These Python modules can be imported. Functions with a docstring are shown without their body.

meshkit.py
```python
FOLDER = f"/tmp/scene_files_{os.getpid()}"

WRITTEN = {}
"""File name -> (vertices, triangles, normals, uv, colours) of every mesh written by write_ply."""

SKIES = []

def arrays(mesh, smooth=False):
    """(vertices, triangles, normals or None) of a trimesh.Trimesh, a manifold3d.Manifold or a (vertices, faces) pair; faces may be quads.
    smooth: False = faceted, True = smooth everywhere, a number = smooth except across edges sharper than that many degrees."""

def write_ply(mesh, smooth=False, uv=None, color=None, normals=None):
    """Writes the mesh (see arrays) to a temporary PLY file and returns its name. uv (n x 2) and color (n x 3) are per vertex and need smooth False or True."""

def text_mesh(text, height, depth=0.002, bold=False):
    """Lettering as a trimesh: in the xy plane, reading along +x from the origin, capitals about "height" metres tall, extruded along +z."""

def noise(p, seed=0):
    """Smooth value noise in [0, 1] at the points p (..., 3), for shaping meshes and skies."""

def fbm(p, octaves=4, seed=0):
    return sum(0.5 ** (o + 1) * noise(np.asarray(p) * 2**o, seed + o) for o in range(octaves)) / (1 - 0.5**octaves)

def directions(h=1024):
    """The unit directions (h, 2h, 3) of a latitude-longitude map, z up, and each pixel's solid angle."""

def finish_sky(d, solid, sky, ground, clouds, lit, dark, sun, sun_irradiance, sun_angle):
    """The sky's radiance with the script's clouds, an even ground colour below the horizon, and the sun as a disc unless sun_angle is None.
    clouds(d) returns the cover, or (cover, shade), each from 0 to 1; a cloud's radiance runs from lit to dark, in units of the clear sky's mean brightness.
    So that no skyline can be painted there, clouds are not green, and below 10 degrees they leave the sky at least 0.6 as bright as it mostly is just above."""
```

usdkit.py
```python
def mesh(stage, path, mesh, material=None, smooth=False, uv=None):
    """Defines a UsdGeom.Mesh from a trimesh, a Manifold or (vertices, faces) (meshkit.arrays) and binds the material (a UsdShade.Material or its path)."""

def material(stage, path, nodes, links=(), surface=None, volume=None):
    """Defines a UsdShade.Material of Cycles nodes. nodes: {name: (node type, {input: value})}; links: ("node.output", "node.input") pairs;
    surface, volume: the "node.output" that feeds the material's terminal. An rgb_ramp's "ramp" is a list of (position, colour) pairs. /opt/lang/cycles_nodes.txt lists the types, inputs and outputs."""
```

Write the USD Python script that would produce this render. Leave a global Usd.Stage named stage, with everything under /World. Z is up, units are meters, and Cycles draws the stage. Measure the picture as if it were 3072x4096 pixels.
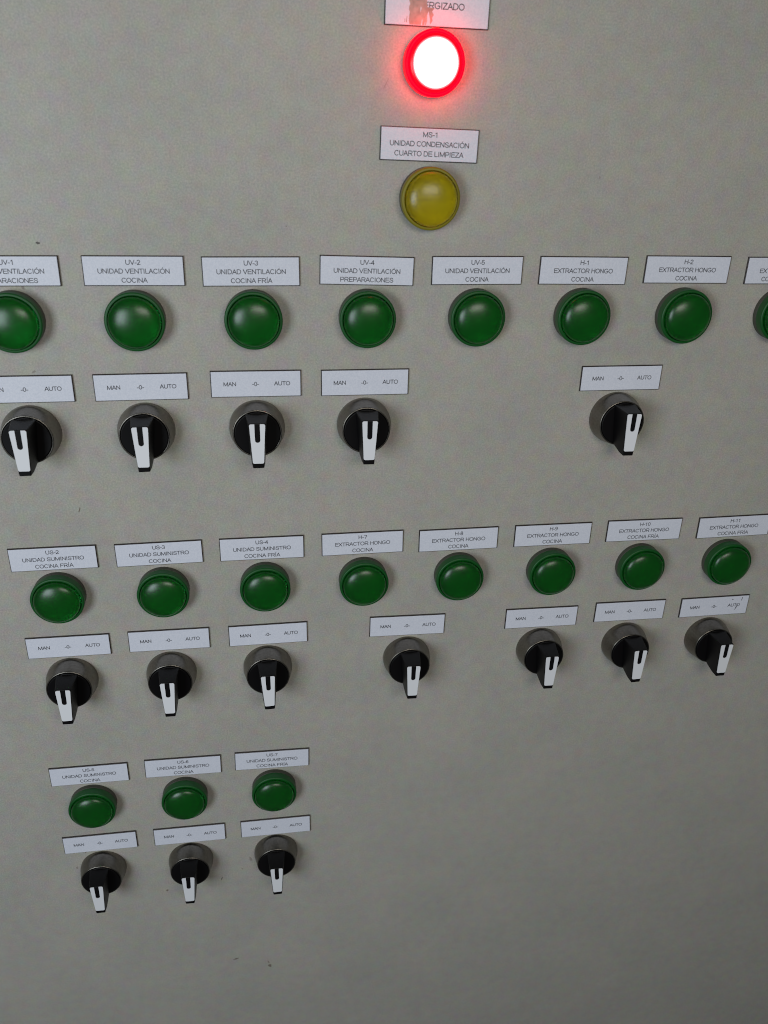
import math, random
import numpy as np, trimesh, usdkit, meshkit
from shapely.geometry import Polygon, box, Point
from shapely import union_all, affinity
from pxr import Usd, UsdGeom, UsdLux, UsdShade, Gf, Sdf

rng = np.random.default_rng(7)
stage = Usd.Stage.CreateInMemory()
UsdGeom.SetStageUpAxis(stage, UsdGeom.Tokens.z)
UsdGeom.SetStageMetersPerUnit(stage, 1.0)
UsdGeom.Xform.Define(stage, '/World')
UsdGeom.Scope.Define(stage, '/World/Looks')

# Working units: millimetres on the door, x to the right, y up, z out of the door towards the viewer.
# World: metres, z up, the door stands in the xz plane and faces -y.
LIFT = 1.40
def world(p):
    return Gf.Vec3d(p[0] / 1000, -p[2] / 1000, p[1] / 1000 + LIFT)
def turn(d):
    return Gf.Vec3d(d[0], -d[2], d[1])

def place(prim, right, up, back, at):
    r, u, b, t = turn(right), turn(up), turn(back), world(at)
    UsdGeom.Xformable(prim).AddTransformOp().Set(Gf.Matrix4d(r[0], r[1], r[2], 0, u[0], u[1], u[2], 0, b[0], b[1], b[2], 0, t[0], t[1], t[2], 1))

# ------------------------------------------------------------------ camera
cam = UsdGeom.Camera.Define(stage, '/World/camera')
cam.CreateHorizontalApertureAttr(36.0); cam.CreateVerticalApertureAttr(48.0)
cam.CreateFocalLengthAttr(36.0 * 3346.75 / 3072)
cam.CreateClippingRangeAttr(Gf.Vec2f(0.01, 50))
cam.CreateExposureAttr(0.0)
cam.CreateFStopAttr(20.0); cam.CreateFocusDistanceAttr(0.445)
F = np.array([0.14103756, -0.42421285, -0.89451208]); U = np.array([0.04174009, 0.90528825, -0.42274219]); R = np.array([0.98912394, 0.02228551, 0.14538632])
EYE = np.array([105.33107561, 83.43445926, 389.40224386])
place(cam, R, U, -F, EYE)

# ------------------------------------------------------------------ light: a cool window to the left, a warm lamp overhead, the dim room
def rect(name, at, aim, w, h, color, intensity):
    at, aim = np.array(at, float), np.array(aim, float)
    d = (at - aim) / np.linalg.norm(at - aim)
    x = np.cross([0, 1, 0], d); x /= np.linalg.norm(x); y = np.cross(d, x)
    L = UsdLux.RectLight.Define(stage, '/World/' + name)
    L.CreateWidthAttr(w); L.CreateHeightAttr(h); L.CreateIntensityAttr(intensity); L.CreateColorAttr(Gf.Vec3f(*color))
    place(L, x, y, d, at)
rect('window_light', (-400, 20, 780), (230, -280, 0), 0.34, 0.40, (0.87, 0.97, 1.06), 9.4)
rect('ceiling_light', (250, 200, 660), (200, -300, 0), 0.32, 0.16, (1.02, 0.97, 0.89), 8.8)
dome = UsdLux.DomeLight.Define(stage, '/World/room_light')

def mat(name, nodes, links=(), surface='p.BSDF', volume=None):
    return usdkit.material(stage, '/World/Looks/' + name, nodes, links, surface=surface, volume=volume)
room = mat('room_glow', {'b': ('background_shader', {'color': (0.95, 1.0, 1.02), 'strength': 0.055})}, surface='b.background')
UsdShade.MaterialBindingAPI.Apply(dome.GetPrim()).Bind(room)

# ------------------------------------------------------------------ materials
M = {}
M['paint'] = mat('door_paint', {
    'g': ('geometry', {}),
    'n1': ('noise_texture', {'scale': 1250.0, 'detail': 3.0, 'roughness': 0.75}),
    'n2': ('noise_texture', {'scale': 22.0, 'detail': 3.0, 'roughness': 0.55}),
    'r1': ('rgb_ramp', {'ramp': [(0.25, (0.302, 0.298, 0.275)), (0.5, (0.408, 0.391, 0.351)), (0.75, (0.522, 0.492, 0.44))]}),
    'r2': ('rgb_ramp', {'ramp': [(0.3, (0.94, 0.955, 0.95)), (0.7, (1.05, 1.03, 1.02))]}),
    'mx': ('mix_color', {'blend_type': 'multiply', 'fac': 1.0, 'use_clamp': False}),
    'n4': ('noise_texture', {'scale': 170.0, 'detail': 2.0, 'roughness': 0.6}),
    'm4': ('mix_color', {'blend_type': 'soft_light', 'fac': 0.26, 'use_clamp': False}),
    'n3': ('noise_texture', {'scale': 900.0, 'detail': 1.5}),
    'bp': ('bump', {'strength': 0.3, 'distance': 0.00012}),
    'p': ('principled_bsdf', {'roughness': 0.46, 'specular_ior_level': 0.4})},
    [('g.position', 'n1.vector'), ('g.position', 'n2.vector'), ('g.position', 'n3.vector'), ('n1.fac', 'r1.fac'), ('n2.fac', 'r2.fac'),
     ('r1.color', 'mx.a'), ('r2.color', 'mx.b'), ('g.position', 'n4.vector'), ('mx.result', 'm4.a'), ('n4.color', 'm4.b'), ('m4.result', 'p.base_color'), ('n3.fac', 'bp.height'), ('bp.normal', 'p.normal')])
def plain(name, col, rough, **k):
    M[name] = mat(name, {'p': ('principled_bsdf', {'base_color': col, 'roughness': rough, **k})})
def speckled(name, a, b, scale, rough, **k):
    M[name] = mat(name, {'g': ('geometry', {}), 'n': ('noise_texture', {'scale': scale, 'detail': 2.0}), 'r': ('rgb_ramp', {'ramp': [(0.3, a), (0.7, b)]}),
                         'p': ('principled_bsdf', {'roughness': rough, **k})},
                  [('g.position', 'n.vector'), ('n.fac', 'r.fac'), ('r.color', 'p.base_color')])
speckled('plate_face', (0.65, 0.675, 0.765), (0.74, 0.755, 0.835), 1500.0, 0.42)
plain('plate_core', (0.035, 0.028, 0.028), 0.5)
plain('ink', (0.055, 0.055, 0.065), 0.6)
plain('ink_black', (0.02, 0.02, 0.025), 0.6)
speckled('torn', (0.36, 0.26, 0.215), (0.54, 0.41, 0.34), 420.0, 0.6)
plain('lamp_base', (0.060, 0.062, 0.046), 0.5)
plain('knob_black', (0.004, 0.0035, 0.004), 0.42, specular_ior_level=0.2)
plain('knob_mark', (0.78, 0.79, 0.82), 0.40)
speckled('knob_metal', (0.17, 0.155, 0.135), (0.215, 0.20, 0.175), 900.0, 0.33, metallic=1.0)
for n, c in (('green', (0.012, 0.34, 0.045)), ('yellow', (0.80, 0.68, 0.015))):
    plain(n + '_lens', c, 0.29, transmission_weight=0.92, ior=1.45)
    plain(n + '_collar', tuple(x * (0.22 if n == 'green' else 0.26) for x in c), 0.45, specular_ior_level=0.4)
    plain(n + '_reflector', (0.55, 0.6, 0.55), 0.5)
plain('red_lens', (0.6, 0.05, 0.05), 0.15, emission_color=(1.0, 0.30, 0.28), emission_strength=4.5)
plain('red_collar', (0.3, 0.0, 0.003), 0.4, specular_ior_level=0.06, emission_color=(1.0, 0.0, 0.0022), emission_strength=11.0)
plain('red_rim', (0.3, 0.0, 0.003), 0.25, specular_ior_level=0.3, emission_color=(1.0, 0.0, 0.006), emission_strength=2.2)
plain('red_edge', (0.3, 0.0, 0.003), 0.3, emission_color=(1.0, 0.22, 0.28), emission_strength=1.0)
plain('red_base', (0.25, 0.012, 0.014), 0.4, emission_color=(1.0, 0.0, 0.01), emission_strength=0.5)
plain('dirt_dark', (0.12, 0.11, 0.10), 0.8)
plain('dirt_brown', (0.20, 0.165, 0.135), 0.8)
plain('dirt_faint', (0.29, 0.26, 0.23), 0.7)

# ------------------------------------------------------------------ helpers
taken = {}
def path_for(parent, name):
    k = (parent, name); n = taken.get(k, 0); taken[k] = n + 1
    return f'{parent}/{name}' + (f'_{n:03d}' if n else '')
def spin(v):
    v = np.asarray(v, float)
    return np.c_[v[:, 0], -v[:, 2], v[:, 1]] / 1000.0
def obj(name, m, material, parent='/World', smooth=False, label=None):
    v, f = (m if isinstance(m, tuple) else (m.vertices, m.faces))
    pr = usdkit.mesh(stage, path_for(str(parent), name), trimesh.Trimesh(spin(v), np.asarray(f), process=False), M[material], smooth=smooth).GetPrim()
    if label: pr.SetCustomDataByKey('label', label)
    return pr
def thing(name, label, cat, at, rot=0.0, group=None):
    x = UsdGeom.Xform.Define(stage, path_for('/World', name))
    x.AddTranslateOp().Set(world(at))
    if rot: x.AddRotateYOp().Set(-rot)          # turned in the plane of the door, anticlockwise as seen
    p = x.GetPrim(); p.SetCustomDataByKey('label', label); p.SetCustomDataByKey('category', cat)
    if group: p.SetCustomDataByKey('group', group)
    return p
def copy_parts(p, source):
    p.GetReferences().AddInternalReference(source); p.SetInstanceable(True)

def lathe(profile, n=72):
    """Revolves (r, z) pairs, given from the bottom outside up to the axis, about z."""
    prof = np.array(profile, float); a = np.linspace(0, 2 * np.pi, n, endpoint=False)
    v, f, k = [], [], len(prof)
    for r, z in prof:
        v.append(np.c_[r * np.cos(a), r * np.sin(a), np.full(n, z)])
    v = np.vstack(v)
    for i in range(k - 1):
        for j in range(n):
            p, q = i * n + j, i * n + (j + 1) % n
            f += [(p, q, q + n), (p, q + n, p + n)]
    m = trimesh.Trimesh(v, f, process=False); m.merge_vertices(); m.update_faces(m.nondegenerate_faces())
    return m
def arc(cx, cz, r, a0, a1, n=5):
    return [(cx + r * math.cos(math.radians(t)), cz + r * math.sin(math.radians(t))) for t in np.linspace(a0, a1, n)]
def extrude(poly, z0, z1):
    out = []
    for g in getattr(poly, 'geoms', [poly]):
        m = trimesh.creation.extrude_polygon(g, z1 - z0, engine='earcut'); m.apply_translation((0, 0, z0)); out.append(m)
    return trimesh.util.concatenate(out)
def chamfered(w, h, d, c):
    """A plate w x h x d whose front edges are chamfered by c."""
    pts = [(sx * (w / 2 - k), sy * (h / 2 - k), z) for sx in (-1, 1) for sy in (-1, 1) for k, z in ((0, 0), (0, d - c), (c, d))]
    return trimesh.Trimesh(pts, process=False).convex_hull

# ------------------------------------------------------------------ the door
door = thing('cabinet_door', 'beige grey painted steel door that carries all the lamps, switches and label plates', 'cabinet door', (190, -200, 0))
obj('door_sheet', trimesh.creation.box((1000, 1100, 2.0), trimesh.transformations.translation_matrix((0, 0, -1.0))), 'paint', door.GetPath())
def blot(x, y, rx, ry, rot, material, name, seed):
    g = np.random.default_rng(seed); a = np.linspace(0, 2 * np.pi, 14, endpoint=False)
    r = 1 + 0.35 * (g.random(14) - 0.5) * 2
    p = affinity.translate(affinity.rotate(Polygon(np.c_[rx * r * np.cos(a), ry * r * np.sin(a)]).buffer(0), rot, origin=(0, 0)), x - 190, y + 200)
    obj(name, extrude(p, -0.02, 0.05), material, door.GetPath())
for i, (x, y, rx, ry, rot, m, nm) in enumerate([
    (14.4, 32.6, 0.75, 0.5, 0, 'dirt_dark', 'dirt_speck'), (5.5, 14.0, 0.55, 0.8, 20, 'dirt_faint', 'smudge'),
    (4.5, -23.5, 0.9, 0.5, 30, 'dirt_faint', 'smudge'), (3.2, -25.5, 0.4, 0.4, 0, 'dirt_faint', 'smudge'),
    (15.5, -93.0, 0.25, 1.6, -20, 'dirt_brown', 'scratch'), (96.0, -438.2, 1.0, 1.6, 25, 'dirt_brown', 'smudge'), (95.2, -434.5, 0.4, 1.3, 20, 'dirt_brown', 'smudge'),
    (74.0, -427.7, 1.7, 0.7, 10, 'dirt_brown', 'smudge'), (35.0, -357.5, 0.7, 0.8, 0, 'dirt_brown', 'smudge'), (69.0, -352.0, 0.3, 1.3, -15, 'dirt_dark', 'scratch'),
    (87.5, -338.0, 0.7, 2.0, 12, 'dirt_faint', 'smudge'), (82.0, -345.5, 0.5, 0.6, 0, 'dirt_faint', 'smudge'), (-9.0, -318.0, 0.35, 1.6, -35, 'dirt_brown', 'scratch'),
    (-16.0, -331.0, 0.8, 0.9, 0, 'dirt_faint', 'smudge'), (163.0, 97.0, 0.16, 2.6, -28, 'dirt_faint', 'scratch'), (110.0, -351.0, 0.25, 0.9, 0, 'dirt_dark', 'scratch'),
    (374.6, -124.0, 0.30, 1.4, -12, 'dirt_brown', 'scratch'), (210.0, -395.0, 0.4, 0.35, 0, 'dirt_faint', 'dirt_speck'), (262.0, 62.0, 0.2, 0.8, 10, 'dirt_faint', 'scratch'),
    (120.0, 40.0, 0.3, 0.3, 0, 'dirt_faint', 'dirt_speck'), (60.0, -405.0, 0.35, 0.3, 0, 'dirt_faint', 'dirt_speck'), (150.0, -465.0, 0.4, 0.3, 0, 'dirt_faint', 'dirt_speck')]):
    blot(x, y, rx, ry, rot, m, nm, 100 + i)

# ------------------------------------------------------------------ pilot lamps
ROWS = (0.0, -140.0, -280.0); PITCH = 52.0
BASE = [(12.95, 0), (12.95, 2.4)] + arc(12.7, 2.4, 0.25, 0, 90, 4) + [(12.0, 2.65)]
COLLAR = [(12.4, 2.6), (12.95, 3.0), (13.1, 3.9), (13.1, 6.6)] + arc(12.3, 6.9, 0.8, 0, 90, 6) + [(11.9, 7.7), (11.65, 7.4), (11.55, 6.2), (11.5, 4.0), (0.0, 4.0)]
sph = [(11.35 * math.sin(t), 8.4 + 4.2 * (math.cos(t))) for t in np.linspace(math.radians(88), 0, 22)]
LENS = [(0.0, 5.0), (10.9, 5.0), (11.35, 5.3), (11.4, 8.2)] + sph[1:-1] + [(0.0, sph[-1][1])]
def build_lamp(p, color):
    if color == 'red':
        obj('base_ring', lathe([(r * .962, z) for r, z in BASE]), 'red_base', p.GetPath(), 35)
        obj('collar', lathe([(r * .962, z) for r, z in COLLAR]), 'red_collar', p.GetPath(), 35)
        obj('lens_rim', lathe([(10.95, 5.0), (10.95, 8.2), (10.6, 8.8), (9.7, 8.98)]), 'red_rim', p.GetPath(), 50)
        obj('lens_edge', lathe([(9.72, 8.5), (9.72, 8.99), (9.28, 9.12), (9.2, 8.6)]), 'red_edge', p.GetPath(), 50)
        obj('lens', lathe([(9.3, 8.0)] + [(9.3 * math.sin(t), 8.95 + 2.4 * math.cos(t)) for t in np.linspace(math.radians(88), 0, 18)]), 'red_lens', p.GetPath(), 50)
        return
    obj('base_ring', lathe(BASE), 'lamp_base', p.GetPath(), 35)
    obj('collar', lathe(COLLAR[:-1] + [(0.0, 3.7)]), color + '_collar', p.GetPath(), 35)
    obj('reflector', lathe([(10.8, 4.9), (9.5, 4.6), (5.0, 4.15), (0.0, 4.1)]), color + '_reflector', p.GetPath(), 60)
    obj('lens', lathe(LENS), color + '_lens', p.GetPath(), 40)
first = {}
def lamp(color, x, y, label, group=None):
    p = thing('pilot_lamp', label, 'pilot lamp', (x, y, 0), 0, group)
    if color in first: copy_parts(p, first[color])
    else:
        first[color] = p.GetPath(); build_lamp(p, color)
lamp('red', 182.3, 105.0, 'glowing red pilot lamp, the only one lit, below the torn top plate')
lamp('yellow', 183.0, 52.5, 'unlit yellow pilot lamp below the MS-1 plate')
NTH = ('first', 'second', 'third', 'fourth', 'fifth', 'sixth', 'seventh', 'eighth')
ROWNAME = ('upper', 'middle', 'bottom')
for r, y in enumerate(ROWS):
    for c in range(8 if r < 2 else 3):
        extra = {(0, 0): ', under the UV-1 plate', (0, 7): ', cut by the right edge', (1, 0): ', under the US-2 plate', (1, 7): ', under the H-11 plate'}.get((r, c), '')
        lamp('green', PITCH * c, y, f'unlit green pilot lamp {NTH[c]} in the {ROWNAME[r]} row{extra}', 'green pilot lamps in rows on the door')

# ------------------------------------------------------------------ selector switches
BEZEL = [(13.35, 0), (13.35, 2.2), (13.2, 3.2), (12.9, 4.4), (11.75, 9.8)] + arc(11.25, 10.0, 0.45, 10, 120, 6) + [(10.85, 9.6), (10.8, 6.0)]
DISC = [(10.75, 7.0), (10.75, 10.4)] + arc(10.35, 10.4, 0.4, 0, 90, 4) + [(9.4, 10.7), (0.0, 10.5)]
def ball(p, r): 
    s = trimesh.creation.icosphere(1, r); s.apply_translation(p); return s.vertices
def switch_handle():
    pts = []
    for x, y, z, r in ((5.0, 9.6, 10.6, .45), (3.1, -9.6, 10.6, .45), (3.45, 8.7, 22.2, .5), (2.15, -12.4, 21.9, .5), (2.6, -12.0, 18.5, .5), (2.9, -10.6, 13.0, .5)):
        pts += [ball((s * x, y, z), r) for s in (-1, 1)]
    return trimesh.Trimesh(np.vstack(pts), process=False).convex_hull
def top_z(y): return 22.70 + (y - 8.7) * (0.3 / 21.1)
def switch_mark():
    u = Polygon([(-3.70, 9.0), (3.70, 9.0), (2.55, -10.4), (-2.55, -10.4)]).buffer(-0.8).buffer(0.8, quad_segs=4)
    slot = union_all([Polygon([(-1.28, 12), (1.28, 12), (1.2, 1.2), (-1.2, 1.2)]), Point(0, 1.2).buffer(1.2, quad_segs=6)])
    m = extrude(u.difference(slot), -0.15, 0.22)
    m.vertices[:, 2] += top_z(m.vertices[:, 1])
    return m
SW = []
def switch(x, y, label):
    p = thing('selector_switch', label, 'selector switch', (x, y, 0), float(rng.normal(0, 0.8)), 'selector switches set to zero')
    if SW: copy_parts(p, SW[0]); return
    SW.append(p.GetPath()); q = p.GetPath()
    obj('bezel', lathe(BEZEL), 'knob_metal', q, 35)
    k = obj('knob', lathe(DISC), 'knob_black', q, 35)
    obj('handle', switch_handle(), 'knob_black', k.GetPath(), 35)
    obj('pointer_mark', switch_mark(), 'knob_mark', k.GetPath())
SWITCHES = [(0, [0, 1, 2, 3, 5.5]), (1, [0, 1, 2, 3.5, 5, 6, 7]), (2, [0, 1, 2])]
WHERE = {0: 'below the first lamp', 1: 'below the second lamp', 2: 'below the third lamp', 3: 'below the fourth lamp', 3.5: 'between the fourth and fifth lamps', 5: 'below the sixth lamp',
         5.5: 'between the sixth and seventh lamps', 6: 'below the seventh lamp', 7: 'below the eighth lamp'}
for r, cs in SWITCHES:
    for c in cs:
        switch(PITCH * c - 0.5, ROWS[r] - 52.5, f'black selector switch in bezel {WHERE[c]} of the {ROWNAME[r]} green row')

# ------------------------------------------------------------------ label plates
# a plain sans-serif hand: each letter is strokes in a box of width w and height 1, drawn with a round pen
def ell(cx, cy, rx, ry, a0, a1, n=14):
    return [(cx + rx * math.cos(math.radians(t)), cy + ry * math.sin(math.radians(t))) for t in np.linspace(a0, a1, n)]
S_CURVE = [(.78, .72), (.73, .87), (.6, .95), (.45, .965), (.28, .92), (.16, .81), (.16, .68), (.25, .58), (.44, .52), (.64, .46), (.78, .38), (.82, .26), (.76, .13), (.62, .05), (.46, .035), (.28, .07), (.14, .17), (.09, .31)]
GLYPHS = {
    'A': (.93, [[(.05, .03), (.465, .97), (.88, .03)], [(.2, .36), (.73, .36)]]), 'C': (1.008, [ell(.53, .5, .43, .46, 42, 318, 20)]),
    'D': (1.008, [[(.13, .05), (.13, .95)] + ell(.46, .5, .45, .45, 90, -90, 14) + [(.13, .05)]]), 'E': (.93, [[(.85, .95), (.14, .95), (.14, .05), (.87, .05)], [(.14, .52), (.8, .52)]]),
    'F': (.853, [[(.8, .95), (.14, .95), (.14, .03)], [(.14, .5), (.72, .5)]]), 'G': (1.087, [ell(.55, .5, .45, .46, 45, 325, 20) + [(.96, .46), (.58, .46)]]),
    'H': (1.008, [[(.14, .03), (.14, .97)], [(.87, .03), (.87, .97)], [(.14, .53), (.87, .53)]]), 'I': (.388, [[(.194, .03), (.194, .97)]]),
    'L': (.776, [[(.13, .97), (.13, .05), (.72, .05)]]), 'M': (1.163, [[(.13, .03), (.13, .95), (.58, .08), (1.03, .95), (1.03, .03)]]),
    'N': (1.008, [[(.13, .03), (.13, .95), (.87, .05), (.87, .97)]]), 'O': (1.087, [ell(.543, .5, .455, .46, 0, 360, 26)]),
    'P': (.93, [[(.14, .03), (.14, .95), (.56, .95)] + ell(.58, .69, .27, .26, 90, -90, 10) + [(.14, .43)]]),
    'R': (1.008, [[(.14, .03), (.14, .95), (.6, .95)] + ell(.62, .705, .27, .245, 90, -90, 10) + [(.14, .46)], [(.55, .46), (.93, .03)]]),
    'S': (.93, [S_CURVE]), 'T': (.853, [[(.04, .95), (.81, .95)], [(.427, .95), (.427, .03)]]),
    'U': (1.008, [[(.13, .97), (.13, .38)] + ell(.5, .38, .37, .34, 180, 360, 14) + [(.87, .97)]]), 'V': (.93, [[(.05, .97), (.465, .04), (.88, .97)]]),
    'X': (.93, [[(.07, .03), (.86, .97)], [(.86, .03), (.07, .97)]]), 'Z': (.853, [[(.07, .95), (.77, .95), (.05, .05), (.8, .05)]]),
    '-': (.465, [[(.06, .36), (.4, .36)]]), '0': (.776, [ell(.388, .5, .29, .46, 0, 360, 22)]), '1': (.776, [[(.17, .73), (.45, .93), (.45, .03)]]),
    '2': (.776, [ell(.37, .7, .28, .25, 170, -25, 10) + [(.08, .05), (.7, .05)]]), '3': (.776, [ell(.37, .72, .26, .23, 160, -80, 10), ell(.37, .27, .3, .23, 80, -165, 10)]),
    '4': (.776, [[(.55, .03), (.55, .95), (.06, .28), (.72, .28)]]), '5': (.776, [[(.66, .95), (.19, .95), (.11, .5)] + ell(.36, .33, .31, .28, 130, -155, 12)]),
    '6': (.776, [ell(.4, .3, .3, .26, 0, 360, 16), ell(.58, .38, .49, .57, 170, 82, 8)]), '7': (.776, [[(.07, .93), (.69, .93), (.3, .03)]]),
    '8': (.776, [ell(.39, .73, .25, .22, 0, 360, 14), ell(.39, .27, .3, .24, 0, 360, 16)]), '9': (.776, [ell(.38, .7, .3, .26, 0, 360, 16), ell(.2, .62, .49, .57, -10, -98, 8)]),
    ' ': (.388, [])}
from shapely.geometry import LineString
TXT = {}
def text(t, h, most=None):
    k = (t, h)
    if k not in TXT:
        x, out = 0.0, []
        for ch in t:
            base = {'Í': 'I', 'Ó': 'O'}.get(ch, ch)
            w, strokes = GLYPHS[base]
            lines = [LineString(q).buffer(.071, quad_segs=2) for q in strokes]
            if base != ch: lines.append(LineString([(w / 2 - .02, 1.1), (w / 2 + .12, 1.27)]).buffer(.055, quad_segs=1))
            out += [affinity.translate(q, x, 0) for q in lines]; x += w
        m = extrude(union_all(out).simplify(.008), 0, 0.05 / h)
        v = np.array(m.vertices) * h
        if most and np.ptp(v[:, 0]) > most: v[:, 0] *= most / np.ptp(v[:, 0])
        v[:, 0] -= (v[:, 0].min() + v[:, 0].max()) / 2; v[:, 1] -= h / 2
        TXT[k] = (v, np.array(m.faces))
    return TXT[k]
D = 1.05
def plate(x, y, w, h, lines, label, rot=0.0, group=None, cap=2.05, ink='ink'):
    """lines: (text, x, y) from the plate's centre."""
    p = thing('label_plate', label, 'label plate', (x, y, 0), rot, group); q = p.GetPath()
    b = obj('plate', chamfered(w, h, D, 0.22), 'plate_core', q)
    obj('face', chamfered(w - 0.72, h - 0.72, 0.12, 0.05).apply_translation((0, 0, D - 0.03)), 'plate_face', q)
    for t, tx, ty in lines:
        v, f = text(t, cap, w - 4.5)
        obj('lettering', (v + [tx, ty, D + 0.08], f), ink, q)
    return p
H = 12.9
def three(a, b, c, h=H): return [(t, 0, h / 2 - o) for t, o in ((a, 2.75), (b, 6.5), (c, 10.4)) if t]
UP = 21.1
G1, G2 = 'lamp label plates', 'man and auto label plates'
en = plate(183.6, 125.6, 43.6, 14.6, [('ENERGIZADO', 0.4, 0.35)], 'white ENERGIZADO plate at the top edge with a torn brown patch', -0.7, G1, 2.35)
g = np.random.default_rng(3)
left = [(-11.6 + 0.25 * math.sin(i * 2.1) + g.normal(0, .12) - (1.0 if i > 9 else 0), -6.75 + i * 1.05) for i in range(13)]
right = [(-4.6, 5.85), (-4.3, 4.2), (-4.7, 2.4), (-4.5, 1.0), (-4.3, -0.3), (-1.4, -0.6), (-2.3, -1.8), (-1.5, -3.0), (-2.2, -4.0), (-1.9, -5.0), (-2.5, -5.9), (-2.9, -6.5), (-3.0, -4.6), (-3.5, -2.6), (-3.7, -1.7), (-4.3, -3.2), (-4.2, -5.0), (-4.6, -6.75)]
patch = Polygon(left + right).buffer(0)
slits = union_all([Polygon([(-6.7, -6.9), (-6.2, -6.9), (-6.05, -4.9), (-6.35, -4.6)]), Polygon([(-7.1, 0.4), (-6.5, -0.8), (-7.2, -3.4), (-7.35, -1.0)]).buffer(-0.15), Polygon([(-5.3, -6.9), (-5.0, -6.9), (-4.9, -5.6), (-5.1, -5.4)])])
obj('torn_patch', extrude(patch.difference(slits), D + 0.03, D + 0.16), 'torn', en.GetPath(), label='brown torn patch over the first letters')
obj('torn_strip', extrude(Polygon([(-12.9, -6.0), (-12.55, -6.1), (-12.4, -3.4), (-12.7, -4.2)]), D + 0.03, D + 0.12), 'torn', en.GetPath())
obj('torn_strip', extrude(Polygon([(-13.6, -6.1), (-13.4, -6.1), (-13.25, -4.6), (-13.5, -5.0)]), D + 0.03, D + 0.12), 'torn', en.GetPath())
plate(182.6, 74.1, 43.3, 13.5, three('MS-1', 'UNIDAD CONDENSACIÓN', 'CUARTO DE LIMPIEZA', 13.5), 'white MS-1 condensing unit plate between the red and yellow lamps', -1.1, G1)
UV, US, HX = 'UNIDAD VENTILACIÓN', 'UNIDAD SUMINISTRO', 'EXTRACTOR HONGO'
LAMP_TEXT = [
    [('UV-1', UV, 'PREPARACIONES'), ('UV-2', UV, 'COCINA'), ('UV-3', UV, 'COCINA FRÍA'), ('UV-4', UV, 'PREPARACIONES'), ('H-1', HX, 'COCINA'), ('H-2', HX, 'COCINA'), ('H-3', HX, 'COCINA CALIENTE')],
    [('US-2', US, 'COCINA FRÍA'), ('US-3', US, 'COCINA'), ('US-4', US, 'COCINA FRÍA'), ('H-7', HX, 'COCINA'), ('H-8', HX, 'COCINA'), ('H-9', HX, 'COCINA'), ('H-10', HX, 'COCINA FRÍA'), ('H-11', HX, 'COCINA FRÍA')],
    [('US-5', US, 'COCINA'), ('US-6', US, 'COCINA'), ('US-7', US, 'COCINA FRÍA')]]
LAMP_TEXT[0].insert(4, ('UV-5', UV, 'COCINA'))
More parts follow.
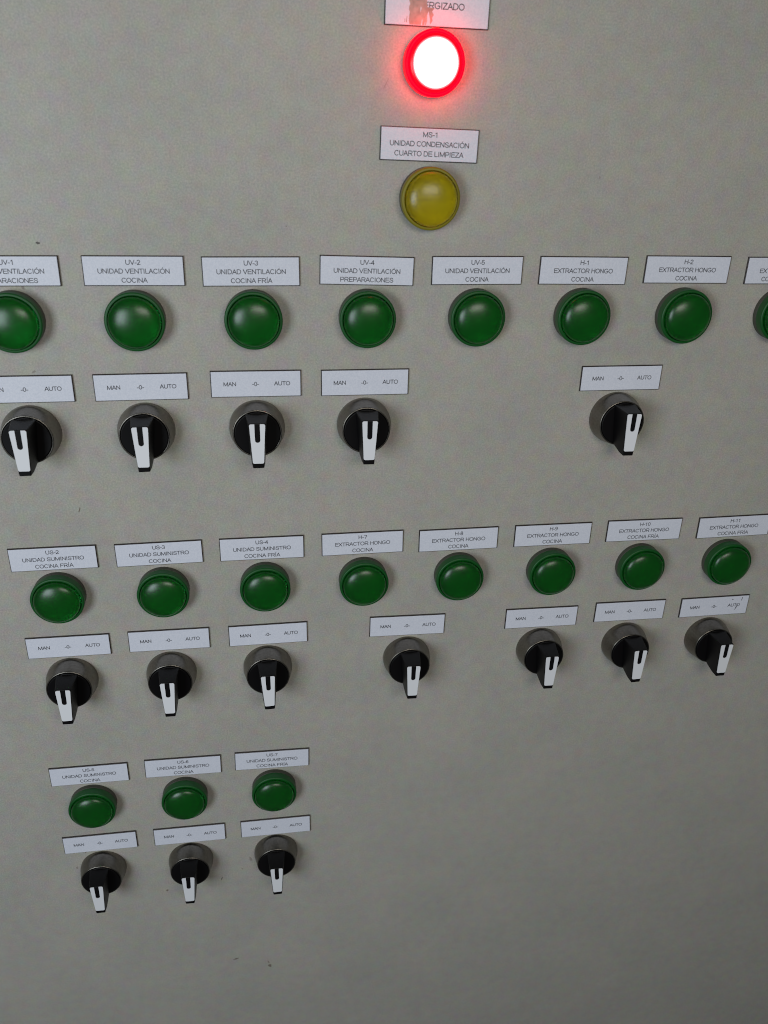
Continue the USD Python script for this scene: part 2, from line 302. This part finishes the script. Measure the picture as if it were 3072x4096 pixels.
KNOWN = {(0, 0): 'white UV-1 ventilation plate cut by the left edge', (0, 7): 'white plate cut by the right edge above the last lamp of the upper row', (1, 0): 'white US-2 plate above the first lamp of the middle row', (1, 7): 'white H-11 extractor plate at the right edge, above the last middle lamp'}
SHIFT = {(0, 0): (0.2, 0, 0.0), (0, 1): (1.0, 0, -0.2), (0, 7): (-0.1, -0.2, 0), (1, 0): (-0.2, 0, 0.3), (1, 7): (1.8, 0, 0.6), (2, 0): (0, 0, 0)}
WIDTH = {(1, 0): 42.2}
for r in range(3):
    for c in range(len(LAMP_TEXT[r])):
        dx, dy, rot = SHIFT.get((r, c), (rng.normal(0, 0.5), rng.normal(0, 0.25), rng.normal(0, 0.5)))
        lab = KNOWN.get((r, c), f'white three line plate above the {NTH[c]} lamp from left in the {ROWNAME[r]} green row')
        plate(PITCH * c + dx, ROWS[r] + UP + dy, WIDTH.get((r, c), 43.2), H, three(*LAMP_TEXT[r][c]), lab, rot, G1)
for r, cs in SWITCHES:
    for c in cs:
        dx, dy, rot = {(0, 0): (-0.3, 0, 0), (1, 0): (0.2, 0, 0.0), (1, 7): (0.5, 0.3, 0.3), (0, 1): (-1.0, 0, 0.2)}.get((r, c), (rng.normal(0, 0.5), rng.normal(0, 0.3), rng.normal(0, 0.5)))
        p = plate(PITCH * c + dx, ROWS[r] - 31.4 + dy, 42.4, 12.8, [('MAN', -12.3, 0.1), ('-0-', -0.3, 0.0), ('AUTO', 12.2, 0.15)],
                  f'white MAN -0- AUTO plate {WHERE[c]} of the {ROWNAME[r]} green row', rot, G2, 1.95, 'ink_black')
        if (r, c) == (1, 7):
            q = p.GetPath()
            obj('ink_mark', extrude(affinity.rotate(box(10.2, 3.9, 11.2, 4.3), -12), D + 0.08, D + 0.13), 'ink_black', q)
            obj('ink_mark', extrude(Polygon([(16.6, 5.2), (17.0, 5.2), (16.6, 2.9), (16.3, 2.9)]), D + 0.08, D + 0.13), 'ink_black', q)
            obj('ink_mark', extrude(Polygon([(14.3, 0.2), (14.75, 0.4), (14.2, -1.6), (13.3, -3.3), (13.15, -3.2), (13.7, -1.5)]), D + 0.08, D + 0.13), 'ink_black', q)
